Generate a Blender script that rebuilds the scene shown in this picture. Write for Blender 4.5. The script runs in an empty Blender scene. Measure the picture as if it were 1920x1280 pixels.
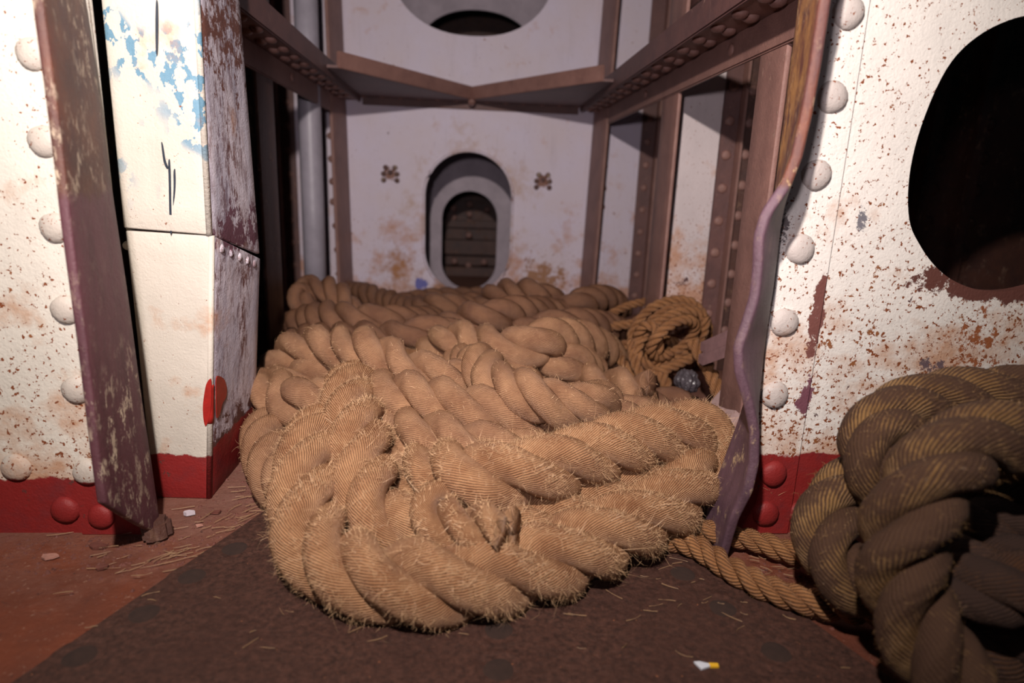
import bpy, bmesh, math, random
import numpy as np
from mathutils import Vector, Matrix
rng = np.random.default_rng(7); random.seed(7)
S = bpy.context.scene; COL = S.collection

# ------------------------------------------------------------------ camera
F_PX = 1189.0; H = 0.5
PITCH, YAW, ROLL = map(math.radians, (13.6, 4.2, 2.2))
fwd = np.array([math.sin(YAW)*math.cos(PITCH), math.cos(YAW)*math.cos(PITCH), -math.sin(PITCH)])
r0 = np.array([math.cos(YAW), -math.sin(YAW), 0.0]); u0 = np.cross(r0, fwd)
rt = r0*math.cos(ROLL)+u0*math.sin(ROLL); up = -r0*math.sin(ROLL)+u0*math.cos(ROLL)
CAMP = np.array([0, 0, H])
cd = bpy.data.cameras.new('camera'); cam = bpy.data.objects.new('camera', cd); COL.objects.link(cam)
cam.matrix_world = Matrix(((rt[0], up[0], -fwd[0], 0), (rt[1], up[1], -fwd[1], 0), (rt[2], up[2], -fwd[2], H), (0, 0, 0, 1)))
cd.sensor_width = 36; cd.lens = 36*F_PX/1920; cd.clip_start = .02
cd.dof.use_dof = True; cd.dof.focus_distance = 1.0; cd.dof.aperture_fstop = 2.6
S.camera = cam

# ------------------------------------------------------------------ world, lamps, exposure
W = bpy.data.worlds.new('world'); S.world = W; W.use_nodes = True
bg = W.node_tree.nodes['Background']; bg.inputs[0].default_value = (.10, .30, .38, 1); bg.inputs[1].default_value = .024
def lamp(name, loc, target, energy, color, size, cone=None, blend=1):
    l = bpy.data.lights.new(name, 'SPOT' if cone else 'AREA'); l.energy = energy; l.color = color
    if cone: l.spot_size = math.radians(cone); l.spot_blend = blend; l.shadow_soft_size = size
    else: l.size = size
    o = bpy.data.objects.new(name, l); COL.objects.link(o); o.location = loc
    o.rotation_euler = (Vector(target)-Vector(loc)).to_track_quat('-Z', 'Y').to_euler(); return o
lamp('work_lamp', (-.115, .01, 1.04), (.05, 2.0, .20), 112, (1, .90, .84), .018, 120, 1)
lamp('interior_fill', (-.12, -.06, .64), (.06, 2.4, .58), 34, (.98, .86, .92), .03, 86, 1)  # added fill near the camera, brightens the interior and the undersides
lamp('soft_fill', (.05, -.9, 1.5), (0, 1.6, .2), 1.2, (.85, .80, 1), .9)
V = S.view_settings; V.view_transform = 'Standard'; V.look = 'None'; V.exposure = 0; V.gamma = 1; V.use_curve_mapping = False

def ray(px, py): return fwd+(px-960)/F_PX*rt-(py-640)/F_PX*up
def atz(px, py, z): d = ray(px, py); return CAMP+d*((z-H)/d[2])      # pixel -> point at height z
def aty(px, py, y): d = ray(px, py); return CAMP+d*(y/d[1])          # pixel -> point at depth y

# ------------------------------------------------------------------ object helpers
def tag(o, label=None, cat=None, group=None, kind=None):
    if label: o['label'] = label
    if cat: o['category'] = cat
    if group: o['group'] = group
    if kind: o['kind'] = kind
    return o
def link(name, me, parent=None, loc=None):
    o = bpy.data.objects.new(name, me); COL.objects.link(o)
    if loc is not None: o.location = loc
    if parent is not None:
        o.parent = parent; o.location = Vector(loc or (0, 0, 0))-Vector(parent.location) if loc is not None else -Vector(parent.location)
    return o
def empty(name, loc=(0, 0, 0)): return link(name, None, None, loc)
def mesh(name, verts, faces, mat, smooth=False):
    me = bpy.data.meshes.new(name); me.from_pydata([tuple(map(float, v)) for v in verts], [], faces); me.materials.append(mat)
    me.validate()
    bm = bmesh.new(); bm.from_mesh(me); bmesh.ops.recalc_face_normals(bm, faces=bm.faces); bm.to_mesh(me); bm.free()
    if smooth:
        for p in me.polygons: p.use_smooth = True
    return me
def box(x0, x1, y0, y1, z0, z1):
    v = [(x, y, z) for x in (x0, x1) for y in (y0, y1) for z in (z0, z1)]
    return v, [(0, 1, 3, 2), (4, 6, 7, 5), (0, 4, 5, 1), (2, 3, 7, 6), (0, 2, 6, 4), (1, 5, 7, 3)]
def boxo(name, b, mat, parent=None, bev=.0015):
    v, f = box(*b); me = mesh(name, v, f, mat)
    if bev:
        bm = bmesh.new(); bm.from_mesh(me); bmesh.ops.bevel(bm, geom=bm.edges[:], offset=bev, segments=2, affect='EDGES'); bm.to_mesh(me); bm.free()
    return link(name, me, parent)
def prism(name, poly, d, mat, parent=None, bev=0):
    """poly: 3-D points of a planar outline; d: extrusion vector"""
    n = len(poly); v = [np.array(p, float) for p in poly]+[np.array(p, float)+np.array(d) for p in poly]
    f = [tuple(range(n)), tuple(range(2*n-1, n-1, -1))]+[(i, (i+1) % n, (i+1) % n+n, i+n) for i in range(n)]
    me = mesh(name, v, f, mat)
    if bev:
        bm = bmesh.new(); bm.from_mesh(me); bmesh.ops.bevel(bm, geom=bm.edges[:], offset=bev, segments=2, affect='EDGES'); bm.to_mesh(me); bm.free()
    return link(name, me, parent)
def plate_with_holes(name, x0, x1, z0, z1, holes, y0, y1, mat, parent=None):
    """upright plate with real openings; holes = lists of (x,z)"""
    bm = bmesh.new(); ed = []
    for lp in [[(x0, z0), (x1, z0), (x1, z1), (x0, z1)]]+holes:
        vs = [bm.verts.new((x, y0, z)) for x, z in lp]
        ed += [bm.edges.new((vs[i], vs[(i+1) % len(vs)])) for i in range(len(vs))]
    bmesh.ops.triangle_fill(bm, use_beauty=True, use_dissolve=False, edges=ed)
    ex = bmesh.ops.extrude_face_region(bm, geom=bm.faces[:])
    bmesh.ops.translate(bm, vec=(0, y1-y0, 0), verts=[g for g in ex['geom'] if isinstance(g, bmesh.types.BMVert)])
    bmesh.ops.recalc_face_normals(bm, faces=bm.faces)
    me = bpy.data.meshes.new(name); bm.to_mesh(me); bm.free(); me.materials.append(mat)
    return link(name, me, parent)
def oval(cx, cz, hw, hh, n=48, e=2.6):
    out = []
    for i in range(n):
        a = 2*math.pi*i/n; c, s = math.cos(a), math.sin(a)
        out.append((cx+hw*math.copysign(abs(c)**(2/e), c), cz+hh*math.copysign(abs(s)**(2/e), s)))
    return out
def stadium(cx, cz, hw, hh, n=24):
    st = hh-hw
    return [(cx+hw*math.cos(math.pi*i/n), cz+st+hw*math.sin(math.pi*i/n)) for i in range(n+1)]+[(cx+hw*math.cos(math.pi+math.pi*i/n), cz-st+hw*math.sin(math.pi+math.pi*i/n)) for i in range(n+1)]
dome_cache = {}
def rivet(p, nrm, r, mat, parent, h=.5, name='rivet'):
    k = (round(r, 4), mat.name, h)
    if k not in dome_cache:
        nl, ns = 6, 18; v = []; f = []
        for i in range(nl):
            a = math.pi/2*i/nl; rr = r*(math.cos(a)**.85); z = r*h*math.sin(a)
            for j in range(ns):
                t = 2*math.pi*j/ns; w = 1+.035*math.sin(3*t+i); v.append((rr*w*math.cos(t), rr*w*math.sin(t), z))
        v.append((0, 0, r*h))
        for i in range(nl-1):
            for j in range(ns): f.append((i*ns+j, i*ns+(j+1) % ns, (i+1)*ns+(j+1) % ns, (i+1)*ns+j))
        for j in range(ns): f.append(((nl-1)*ns+j, (nl-1)*ns+(j+1) % ns, nl*ns))
        dome_cache[k] = mesh('rivet', v, f, mat, True)
    o = link(name, dome_cache[k], parent, p)
    o.rotation_euler = (Vector(nrm).to_track_quat('Z', 'Y').to_matrix() @ Matrix.Rotation(random.random()*6, 3, 'Z')).to_euler()
    return o

# ------------------------------------------------------------------ material helpers
class NT:
    def __init__(s, name, rough=.6):
        s.m = bpy.data.materials.new(name); s.m.use_nodes = True; s.t = s.m.node_tree; s.b = s.t.nodes['Principled BSDF']
        s.b.inputs['Roughness'].default_value = rough; s._g = None
    def n(s, ty, **kw):
        x = s.t.nodes.new(ty)
        for k, v in kw.items():
            if k.startswith('_'): setattr(x, k[1:], v)
            else: s.put(x.inputs[k if not k.startswith('i') or not k[1:].isdigit() else int(k[1:])], v)
        return x
    def put(s, i, v):
        if isinstance(v, bpy.types.NodeSocket): s.t.links.new(v, i)
        elif isinstance(v, tuple) and len(v) == 3 and i.type == 'RGBA': i.default_value = (*v, 1)
        else: i.default_value = v
    @property
    def pos(s):
        if s._g is None: s._g = s.n('ShaderNodeNewGeometry').outputs['Position']
        return s._g
    def xyz(s): return s.n('ShaderNodeSeparateXYZ', i0=s.pos).outputs
    def noise(s, scale, detail=4, rough=.6, vec=None, stretch=None, off=0):
        v = vec or s.pos
        if stretch or off: v = s.n('ShaderNodeMapping', Vector=v, Scale=stretch or (1, 1, 1), Location=(off, off*.7, off*1.3)).outputs[0]
        return s.n('ShaderNodeTexNoise', Vector=v, Scale=scale, Detail=detail, Roughness=rough).outputs['Fac']
    def math(s, op, a, b=0., c=0.): return s.n('ShaderNodeMath', _operation=op, i0=a, i1=b, i2=c).outputs[0]
    def ramp(s, f, lo, hi, inv=False):
        return s.n('ShaderNodeMapRange', Value=f, i1=lo, i2=hi, i3=1. if inv else 0., i4=0. if inv else 1.).outputs[0]
    def mix(s, f, a, b):
        x = s.t.nodes.new('ShaderNodeMix'); x.data_type = 'RGBA'; s.put(x.inputs[0], f); s.put(x.inputs[6], a); s.put(x.inputs[7], b); return x.outputs[2]
    def mul(s, a, b): return s.math('MULTIPLY', a, b)
    def bump(s, h, dist, strength=1., normal=None):
        kw = dict(Height=h, Distance=dist, Strength=strength)
        if normal is not None: kw['Normal'] = normal
        return s.n('ShaderNodeBump', **kw).outputs[0]
    def done(s, col, rough=None, normal=None, spec=None):
        s.put(s.b.inputs['Base Color'], col)
        if rough is not None: s.put(s.b.inputs['Roughness'], rough)
        if normal is not None: s.put(s.b.inputs['Normal'], normal)
        if spec is not None: s.b.inputs['Specular IOR Level'].default_value = spec
        return s.m

RUST = (.20, .055, .018); BROWN = (.085, .035, .026); RED = (.22, .016, .015)
def painted(name, base, red_z=None, speck=.5, chips=.5, low_rust=.5, z_low=.35, blue=False, worn=0., tint2=None, marks=()):
    t = NT(name, .55); x, y, z = t.xyz()[:3]
    tone = t.noise(6, 3, off=3); col = t.mix(t.ramp(tone, .35, .7), base, tint2 or tuple(c*.86 for c in base))
    # streaky grime
    st = t.ramp(t.noise(9, 4, .7, stretch=(3, 3, .35), off=9), .56, .8); col = t.mix(t.mul(st, .28), col, tuple(c*.6 for c in base))
    if blue:
        m = t.mul(t.ramp(t.noise(60, 4, .6, stretch=(1, 1, .7), off=5), .53, .54), t.mul(t.ramp(z, .44, .56), t.ramp(t.noise(9, 2, .5, off=1), .46, .52)))
        col = t.mix(m, col, (.11, .22, .30))
    if worn > 0:
        w = t.mul(t.ramp(t.noise(70, 7, .85, stretch=(1, 1, .35), off=7), .47, .56), t.ramp(t.noise(9, 3, stretch=(1, 1, .5), off=27), .36, .58)); col = t.mix(w, col, (.15, .065, .055))
        w2 = t.ramp(t.noise(16, 4, .7, stretch=(1, 1, .3), off=17), .42, .7); col = t.mix(t.mul(w2, .55), col, (.30, .31, .42))
    low = t.ramp(z, z_low, .02) if z_low > 0 else 0.
    low = t.ramp(z, z_low, .05, ) if False else t.math('MULTIPLY', t.ramp(z, .05, z_low, True), low_rust)
    # orange rust bleeding near the foot
    bl = t.ramp(t.math('ADD', t.noise(11, 5, .65, off=11), t.mul(low, .22)), .62, .80); col = t.mix(t.mul(bl, .75), col, (.42, .18, .07))
    # fine speckle
    sp = t.noise(170, 3, .6, off=2); th = t.math('SUBTRACT', .71-.09*speck, t.mul(low, .06))
    col = t.mix(t.ramp(t.math('SUBTRACT', sp, th), 0, .03), col, RUST)
    sp2 = t.noise(48, 5, .7, off=21); th2 = t.math('SUBTRACT', .70-.05*speck, t.mul(low, .05))
    col = t.mix(t.ramp(t.math('SUBTRACT', sp2, th2), 0, .025), col, (.24, .085, .03))
    # paint lost in flakes, brown steel below
    ch = t.noise(15, 6, .72, off=31); th3 = t.math('SUBTRACT', .72-.04*chips, t.mul(low, .04)); chm = t.ramp(t.math('SUBTRACT', ch, th3), 0, .008)
    col = t.mix(chm, col, (.10, .045, .045))
    for (mx, mz, rx, rz, inner, th_, sc, mc) in marks:      # stains and lost paint with a place of their own
        dx = t.math('DIVIDE', t.math('SUBTRACT', x, mx), rx); dz = t.math('DIVIDE', t.math('SUBTRACT', z, mz), rz)
        d = t.math('SQRT', t.math('ADD', t.mul(dx, dx), t.mul(dz, dz))); near = t.ramp(d, inner, 1., True)
        f = t.ramp(t.math('ADD', t.noise(sc, 6, .75, off=mx*7+3), t.mul(near, .30)), th_, th_+(.22 if sc < 20 else .04)); col = t.mix(t.mul(f, t.ramp(near, 0., .1)), col, mc)
    if red_z is not None:
        e = t.math('ADD', z, t.mul(t.math('SUBTRACT', t.noise(45, 4), .5), .022)); rm = t.ramp(e, red_z, red_z+.003, True)
        rc = t.mix(t.ramp(t.noise(20, 5, .7, off=8), .5, .7), RED, (.17, .02, .022)); col = t.mix(rm, col, rc)
        col = t.mix(t.mul(rm, t.ramp(t.noise(30, 5, .7, off=40), .64, .67)), col, (.09, .035, .03))
    hgt = t.math('ADD', t.noise(260, 3, .7), t.mul(t.noise(30, 3), 1.6)); hgt = t.math('SUBTRACT', hgt, t.mul(chm, .8))
    return t.done(col, t.math('ADD', .42, t.mul(t.noise(40, 2), .3)), t.bump(hgt, .0016, .55), .35)
def steel(name, a, b, chip=(.55, .42, .30), amt=.5, purple_z=None, gold=0., purple=(.105, .038, .048)):
    t = NT(name, .6); x, y, z = t.xyz()[:3]
    col = t.mix(t.ramp(t.noise(14, 5, .7), .35, .68), a, b)
    if purple_z:
        pm = t.ramp(t.math('ADD', z, t.mul(t.math('SUBTRACT', t.noise(24, 3), .5), .07)), purple_z, purple_z+.01, True)
        col = t.mix(pm, col, purple)
        col = t.mix(t.mul(t.ramp(t.noise(50, 5, .7, stretch=(1, 1, .2), off=19), .45, .62), .5), col, tuple(v*.5 for v in purple))
        cf = t.math('SUBTRACT', 1., t.mul(pm, t.math('MULTIPLY', .85, t.ramp(z, .22, .30))))
    else: cf = 1.
    c = t.ramp(t.noise(60, 6, .78, stretch=(1, 1, .5), off=4), .62-.12*amt, .67-.09*amt); c = t.mul(t.mul(c, cf), t.ramp(t.noise(7, 3, off=12), .40, .62))
    col = t.mix(c, col, chip)
    if gold: col = t.mix(t.mul(t.ramp(t.noise(30, 6, .8, stretch=(1, 1, .4), off=6), .42, .6), t.mul(t.ramp(z, .46, .56), t.ramp(y, .752, .765))), col, (.42, .20, .065))
    h = t.math('ADD', t.noise(90, 6, .8), t.mul(c, .5))
    return t.done(col, .5, t.bump(h, .003, .6), .5)
def flat_mat(name, c, rough=.7, n=40, var=.35):
    t = NT(name, rough); f = t.noise(n, 4, .65)
    return t.done(t.mix(t.ramp(f, .3, .75), c, tuple(v*(1-var) for v in c)), None, t.bump(f, .002, .4))

M = {}
BRN = (.12, .045, .035)
M['riv_l'] = painted('worn_rivet_paint_left', (.52, .46, .40), .082, .9, 1.6, .5, .45); M['riv_r'] = painted('worn_rivet_paint_right', (.50, .44, .41), .130, .9, 1.8, .5, .45)
M['wall_l'] = painted('cream_paint_left', (.68, .63, .55), .082, .75, .3, 1.0, .50)
M['wall_r'] = painted('cream_paint_right', (.76, .71, .66), .130, .95, .7, 1.2, .55, marks=((.755, .392, .15, .036, .5, .62, 30, BRN), (.74, .31, .13, .12, .2, .80, 70, (.28, .09, .035)), (.492, .34, .016, .09, .5, .66, 40, (.16, .06, .05)), (.492, .22, .02, .06, .3, .70, 40, (.16, .06, .08)), (.538, .475, .012, .028, .2, .66, 120, (.16, .15, .17)), (.425, .46, .016, .05, .3, .74, 160, (.12, .1, .1)), (.68, .27, .05, .03, .2, .74, 60, (.12, .08, .09))))
M['post'] = painted('cream_paint_post', (.54, .49, .42), .073, .2, .2, .3, .25, blue=True)
M['post_side'] = painted('worn_paint_post_lilac_light', (.66, .60, .66), .085, .3, .55, .4, .3, worn=.75, marks=((-.40, .03, .12, .10, .2, .58, 30, (.10, .04, .035)), (-.34, .42, .06, .06, .1, .62, 30, (.13, .055, .075)), (-.33, .72, .1, .16, .1, .66, 30, (.14, .055, .04))))  # wear on a base that carries the lilac of grazing light
M['back'] = painted('paint_back_lilac_light', (.58, .50, .55), None, .45, .4, 1.0, .50, tint2=(.58, .52, .62), marks=((0, .42, .36, .40, .1, .62, 9, (.44, .30, .24)), (0, .38, .26, .36, .1, .70, 45, (.22, .09, .05)), (-.28, .16, .16, .16, .1, .64, 18, (.34, .15, .06)), (-.10, .06, .16, .12, .1, .62, 18, (.32, .16, .09)), (.30, .14, .2, .15, .1, .70, 30, (.30, .15, .08)), (-.313, .535, .045, .04, .4, .72, 60, (.2, .09, .06)), (.291, .53, .045, .04, .4, .72, 60, (.2, .09, .06)), (-.19, .105, .035, .03, .3, .6, 40, (.12, .12, .35))))  # cream paint with the lilac interior light put into its base, plus real stains
M['web'] = painted('paint_web_lilac_light', (.60, .52, .52), None, .5, .3, 2.2, .50)  # pinkish-lilac interior light is in this base colour too
M['ring'] = flat_mat('grey_paint', (.42, .35, .40), .6, 12, .3)
M['bar'] = steel('rusty_brown_bar', (.12, .045, .028), (.065, .028, .022), (.62, .50, .36), .75, .47)
M['bar_r'] = steel('purple_brown_bar', (.17, .055, .030), (.10, .035, .03), (.60, .42, .24), .5, .50, gold=1, purple=(.125, .066, .088))
M['rib'] = steel('dull_brown_steel', (.135, .060, .052), (.085, .040, .038), (.30, .18, .14), .2)
M['rib_light'] = steel('light_brown_steel', (.26, .135, .11), (.18, .09, .075), (.33, .2, .15), .1)
M['rust'] = steel('dark_rust_and_shade', (.085, .033, .022), (.045, .02, .018), (.24, .13, .08), .5)  # rusty plates; the left web frame borrows it as painted shade
M['pipe'] = flat_mat('pipe_grey_paint', (.34, .31, .36), .45, 14, .25)
M['shelf'] = M['rib_light']
M['slat'] = flat_mat('slat_pinkish', (.26, .14, .14), .8, 40, .3)

def floor_mat():
    t = NT('deck_red_brown', .75); x, y, z = t.xyz()[:3]
    col = t.mix(t.ramp(t.noise(7, 5, .65), .35, .68), (.17, .042, .018), (.10, .032, .020))
    d = t.ramp(t.math('ADD', t.noise(16, 6, .75, off=4), t.ramp(y, .45, .95)), 1.0, 1.6); col = t.mix(t.mul(d, .7), col, (.25, .13, .10))
    col = t.mix(t.ramp(t.noise(120, 4, .7), .60, .72), col, (.30, .16, .11)); col = t.mix(t.ramp(t.noise(60, 5, .75, off=14), .62, .70), col, (.05, .022, .018))
    h = t.math('ADD', t.noise(140, 5, .75), t.mul(t.noise(22, 4), 2.2))
    return t.done(col, .7, t.bump(h, .003, .7), .3)
def dplate_mat():
    t = NT('dark_deck_plate', .75)
    col = t.mix(t.ramp(t.noise(130, 5, .8), .38, .66), (.030, .012, .008), (.105, .042, .028)); col = t.mix(t.mul(t.ramp(t.noise(6, 4), .4, .7), .6), col, (.050, .018, .012))
    col = t.mix(t.ramp(t.noise(190, 2, .5, off=3), .74, .78), col, (.34, .12, .05))
    return t.done(col, .65, t.bump(t.math('ADD', t.noise(200, 5, .8), t.mul(t.noise(40, 3), 1.5)), .003, .8), .35)
M['disc'] = flat_mat('dark_rivet_disc', (.034, .015, .010), .95, 90, .4)
M['floor'] = floor_mat(); M['dplate'] = dplate_mat()

def rope_mat(name, a, b, c, yarn=1., yarns=54, dirt=None, dirt_amt=.5, rough=.45, spec=.5, dust=0.):
    """a/b/c: light, mid, dark fibre colours.  UV 'yarn' = wound yarn coordinate, 'lay' = angle round the strand"""
    t = NT(name, rough)
    uv = t.n('ShaderNodeUVMap', _uv_map='yarn').outputs[0]; lay = t.n('ShaderNodeUVMap', _uv_map='lay').outputs[0]
    u = t.n('ShaderNodeSeparateXYZ', i0=uv).outputs; l = t.n('ShaderNodeSeparateXYZ', i0=lay).outputs
    ph = t.math('ADD', t.mul(u[0], yarns*2*math.pi), t.mul(t.noise(60, 3, .6), 4.5))
    s = t.math('MULTIPLY_ADD', t.math('SINE', ph), .5, .5)
    g = t.noise(22, 5, .7); col = t.mix(t.ramp(g, .34, .66), b, a)
    s = t.mul(s, t.math('MULTIPLY_ADD', t.noise(35, 3, .6, off=15), 1.1, .45))
    fib = t.noise(1, 5, .8, vec=t.n('ShaderNodeCombineXYZ', i0=t.mul(u[0], yarns*3.), i1=t.mul(u[1], 60.), i2=0.).outputs[0])
    col = t.mix(t.mul(t.ramp(fib, .35, .7), .5), col, a)
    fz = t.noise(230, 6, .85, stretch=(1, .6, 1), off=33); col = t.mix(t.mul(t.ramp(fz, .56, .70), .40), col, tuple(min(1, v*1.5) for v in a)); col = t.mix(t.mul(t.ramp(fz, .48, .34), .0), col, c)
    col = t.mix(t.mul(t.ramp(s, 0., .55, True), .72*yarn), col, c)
    if dust: col = t.mix(t.mul(t.ramp(t.noise(12, 4, .6, off=5), .3, .7), dust), col, (.36, .19, .12))
    r = rough
    if dirt:
        dn = t.noise(20, 6, .75, off=9)
        ang = t.math('MULTIPLY_ADD', t.math('COSINE', t.math('MULTIPLY_ADD', l[0], 2*math.pi, -1.2)), .10, 0.)  # real dirt, thinned on one strand side to put its lit gold into colour
        dm = t.ramp(t.math('ADD', t.math('ADD', dn, ang), t.math('MULTIPLY_ADD', s, -.16, .10)), .50-dirt_amt*.12, .60-dirt_amt*.10); dm = t.mul(dm, .92)
        col = t.mix(dm, col, dirt); r = t.math('MULTIPLY_ADD', dm, .4, rough)
    h = t.math('ADD', t.mul(s, yarn), t.math('ADD', t.mul(fib, .9), t.mul(fz, 1.5)))
    if dirt: h = t.math('ADD', t.math('MULTIPLY', h, t.math('SUBTRACT', 1., t.mul(dm, .6))), t.mul(dm, t.math('MULTIPLY_ADD', t.noise(150, 5, .8), 1.2, .3)))
    t.b.inputs['Sheen Weight'].default_value = 0.; t.b.inputs['Sheen Roughness'].default_value = .5
    return t.done(col, r, t.bump(h, .0016, .9), spec)
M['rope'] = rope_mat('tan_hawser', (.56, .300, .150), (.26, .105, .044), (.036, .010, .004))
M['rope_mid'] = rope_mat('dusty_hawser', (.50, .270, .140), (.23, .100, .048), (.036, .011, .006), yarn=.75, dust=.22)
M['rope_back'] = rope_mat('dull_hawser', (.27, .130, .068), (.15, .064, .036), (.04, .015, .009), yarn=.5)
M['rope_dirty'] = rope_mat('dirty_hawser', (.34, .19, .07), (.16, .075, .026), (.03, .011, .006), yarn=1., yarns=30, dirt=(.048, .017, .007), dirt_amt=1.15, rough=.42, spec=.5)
M['rope_shaded'] = rope_mat('shaded_dirty_hawser', (.13, .055, .024), (.07, .028, .013), (.02, .008, .005), yarns=30, dirt=(.030, .012, .007), dirt_amt=.8, rough=.5)  # dirty hawser again, with the shadow of the front loops in its colour
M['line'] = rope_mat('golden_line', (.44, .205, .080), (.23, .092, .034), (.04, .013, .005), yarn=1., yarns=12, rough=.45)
def fib_mat(name, c):
    t = NT(name, .5); return t.done(t.mix(t.noise(80, 2), c, tuple(v*.55 for v in c)), .5, None, .4)
M['fibre'] = fib_mat('loose_fibre', (.72, .45, .25)); M['straw'] = fib_mat('dull_fibre', (.34, .20, .11)); M['fibre_dark'] = fib_mat('loose_fibre_dark', (.34, .19, .08))

# ------------------------------------------------------------------ deck
fl = boxo('floor', (-2.2, 2.4, -.6, 4.2, -.03, 0), M['floor'], bev=0); tag(fl, 'red-brown painted steel deck with dust and rust', kind='structure')
hw = lambda y: .302+(.91-y)*.405
yy = [.30, .60, .90, 1.2, 1.5]
prism('deck_plate', [(-hw(y), y, 0) for y in yy]+[(hw(y)+.012, y, 0) for y in reversed(yy)], (0, 0, .006), M['dplate'], fl, .001)
for px, py in [(440, 1028), (360, 1080), (270, 1150), (150, 1230), (935, 1180), (935, 1255), (1280, 1075), (1355, 1140), (1455, 1222)]:
    p = atz(px, py, .006); rivet((p[0], p[1], .0052), (0, 0, 1), .0175, M['disc'], fl, .12, 'flush_rivet')
    ring = []; n = 28                                          # worn ring round the flush head
    for i in range(n):
        a = 2*math.pi*i/n
        for rr, zz in ((.0225, .0060), (.026, .0072), (.031, .0060)): ring.append((rr*math.cos(a), rr*math.sin(a), zz))
    f = [(3*i+k, 3*((i+1) % n)+k, 3*((i+1) % n)+k+1, 3*i+k+1) for i in range(n) for k in (0, 1)]
    link('rivet_collar', mesh('rivet_collar', ring, f, M['dplate'], True), fl, (p[0], p[1], 0.))

# ------------------------------------------------------------------ near frame: left and right plates
YW = .851
wl = plate_with_holes('wall_left', -1.5, -.455, 0, 1.3, [], YW, YW+.012, M['wall_l']); tag(wl, 'cream painted steel plate left of the opening, red along its foot', kind='structure')
hole = [(.593, .535), (.597, .60), (.617, .671), (.650, .712), (.700, .738), (.755, .745), (.82, .735), (.868, .70), (.895, .63), (.90, .55), (.888, .47), (.85, .415), (.79, .388), (.735, .383), (.69, .394), (.655, .415), (.626, .444), (.604, .478)]
def smooth_loop(pts, k=5):
    n = len(pts); out = []
    for i in range(n):
        p0, p1, p2, p3 = [np.array(pts[(i+j-1) % n]) for j in range(4)]
        for q in range(k):
            s = q/k; out.append(tuple(.5*((2*p1)+(-p0+p2)*s+(2*p0-5*p1+4*p2-p3)*s*s+(-p0+3*p1-3*p2+p3)*s**3)))
    return out
wr = plate_with_holes('wall_right', .44, 1.6, 0, 1.3, [smooth_loop(hole)], YW, YW+.012, M['wall_r']); tag(wr, 'cream painted steel plate right of the opening with an oval black hole', kind='structure')

def strip_sheet(name, cols, thick, mat, parent, sub=3):
    """cols: list of rows, each row a list of points across; solid sheet"""
    R_ = len(cols); C_ = len(cols[0]); P = np.array(cols, float)
    v = [tuple(p) for row in P for p in row]; f = [(i*C_+j, i*C_+j+1, (i+1)*C_+j+1, (i+1)*C_+j) for i in range(R_-1) for j in range(C_-1)]
    me = mesh(name, v, f, mat, True); o = link(name, me, parent)
    m = o.modifiers.new('s', 'SOLIDIFY'); m.thickness = thick; m.offset = 0
    b = o.modifiers.new('b', 'BEVEL'); b.width = thick*.28; b.segments = 2
    return o
def interp(zs, tab):
    tab = sorted(tab); return np.interp(zs, [a for a, _ in tab], [b for _, b in tab])

# left angle bar
bl = empty('angle_bar', (-.45, .84, 0)); tag(bl, 'straight rusty brown flange bar standing left of the opening', 'metal bar')
prism('riveted_leg', [(-.538, .845, .0), (-.443, .845, .0), (-.459, .845, 1.2), (-.538, .845, 1.2)], (0, .006, 0), M['wall_l'], bl, .001)
rows = []
for z in np.linspace(1.2, 0, 60):
    xr = -.434-.034*z; xe = -.4365+.0*z; zz = z
    row = []
    for k in range(7):
        s = k/6; ye = .846-.118*s; lim = .112*s**1.1
        q = max(z, 0)
        row.append((xr+(xe-xr)*s+.0005*math.sin(z*23+s*3), ye, lim+q*(1.2-lim)/1.2))
    rows.append(row)
strip_sheet('projecting_leg', rows, .011, M['bar'], bl)
foot = []                                                       # worn foot piece
prism('bar_foot', [(-.445, .85, 0), (-.412, .85, 0), (-.408, .832, 0), (-.420, .815, 0), (-.44, .812, 0)], (-.006, .006, .030), M['rust'], bl, .006)
for z in (.735, .633, .534, .430, .325, .216, .096): rivet((-.5195, .845, z), (0, -1, 0), .0190, M['riv_l'], bl)
for x, z in ((-.508, .029),): rivet((x, .845, z), (0, -1, 0), .0185, M['riv_l'], bl)
for x, z in ((-.616, .1), (-.559, .036)): rivet((x, YW-(.006 if x > -.538 else 0), z), (0, -1, 0), .0200, M['riv_l'], wl)

# right angle bar, bent
br = empty('angle_bar', (.42, .84, 0)); tag(br, 'bent and buckled purple-brown flange bar standing right of the opening', 'metal bar')
prism('riveted_leg', [(.412, .845, .001), (.497, .845, .001), (.497, .845, 1.2), (.406, .845, 1.2)], (0, .006, 0), M['wall_r'], br, .001)
edge = [(1556, -30), (1548, 0), (1530, 120), (1512, 220), (1493, 300), (1472, 352), (1434, 405), (1420, 450), (1419, 500), (1413, 560), (1397, 610), (1381, 655), (1383, 700), (1400, 755), (1414, 815), (1414, 875), (1402, 930), (1384, 985)]
E3 = [aty(px, py, .745) for px, py in edge]; ez = [p[2] for p in E3][::-1]; ex_ = [p[0] for p in E3][::-1]
rows = []
for z in np.linspace(1.2, .0, 120):
    xe = float(np.interp(z, ez, ex_)) if z < .75 else ex_[-1]+(z-.75)*.02
    xr = .4135-.004*z; 
    low = max(0, 1-z/.12); q_ = max(0, 1-z/.27); xr -= .044*q_*q_*(3-2*q_)
    row = []
    for k in range(9):
        s = k/8; w = s**1.5 if z < .62 else s
        mixw = min(1, max(0, (z-.5)/.2)); w = s**1.35*(1-mixw)+s*mixw
        row.append((xr+(xe-xr)*w, .846-(.101-.03*low)*s, z+.003+.035*low*s*0))
    rows.append(row)
strip_sheet('projecting_leg', rows, .013, M['bar_r'], br)
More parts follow.
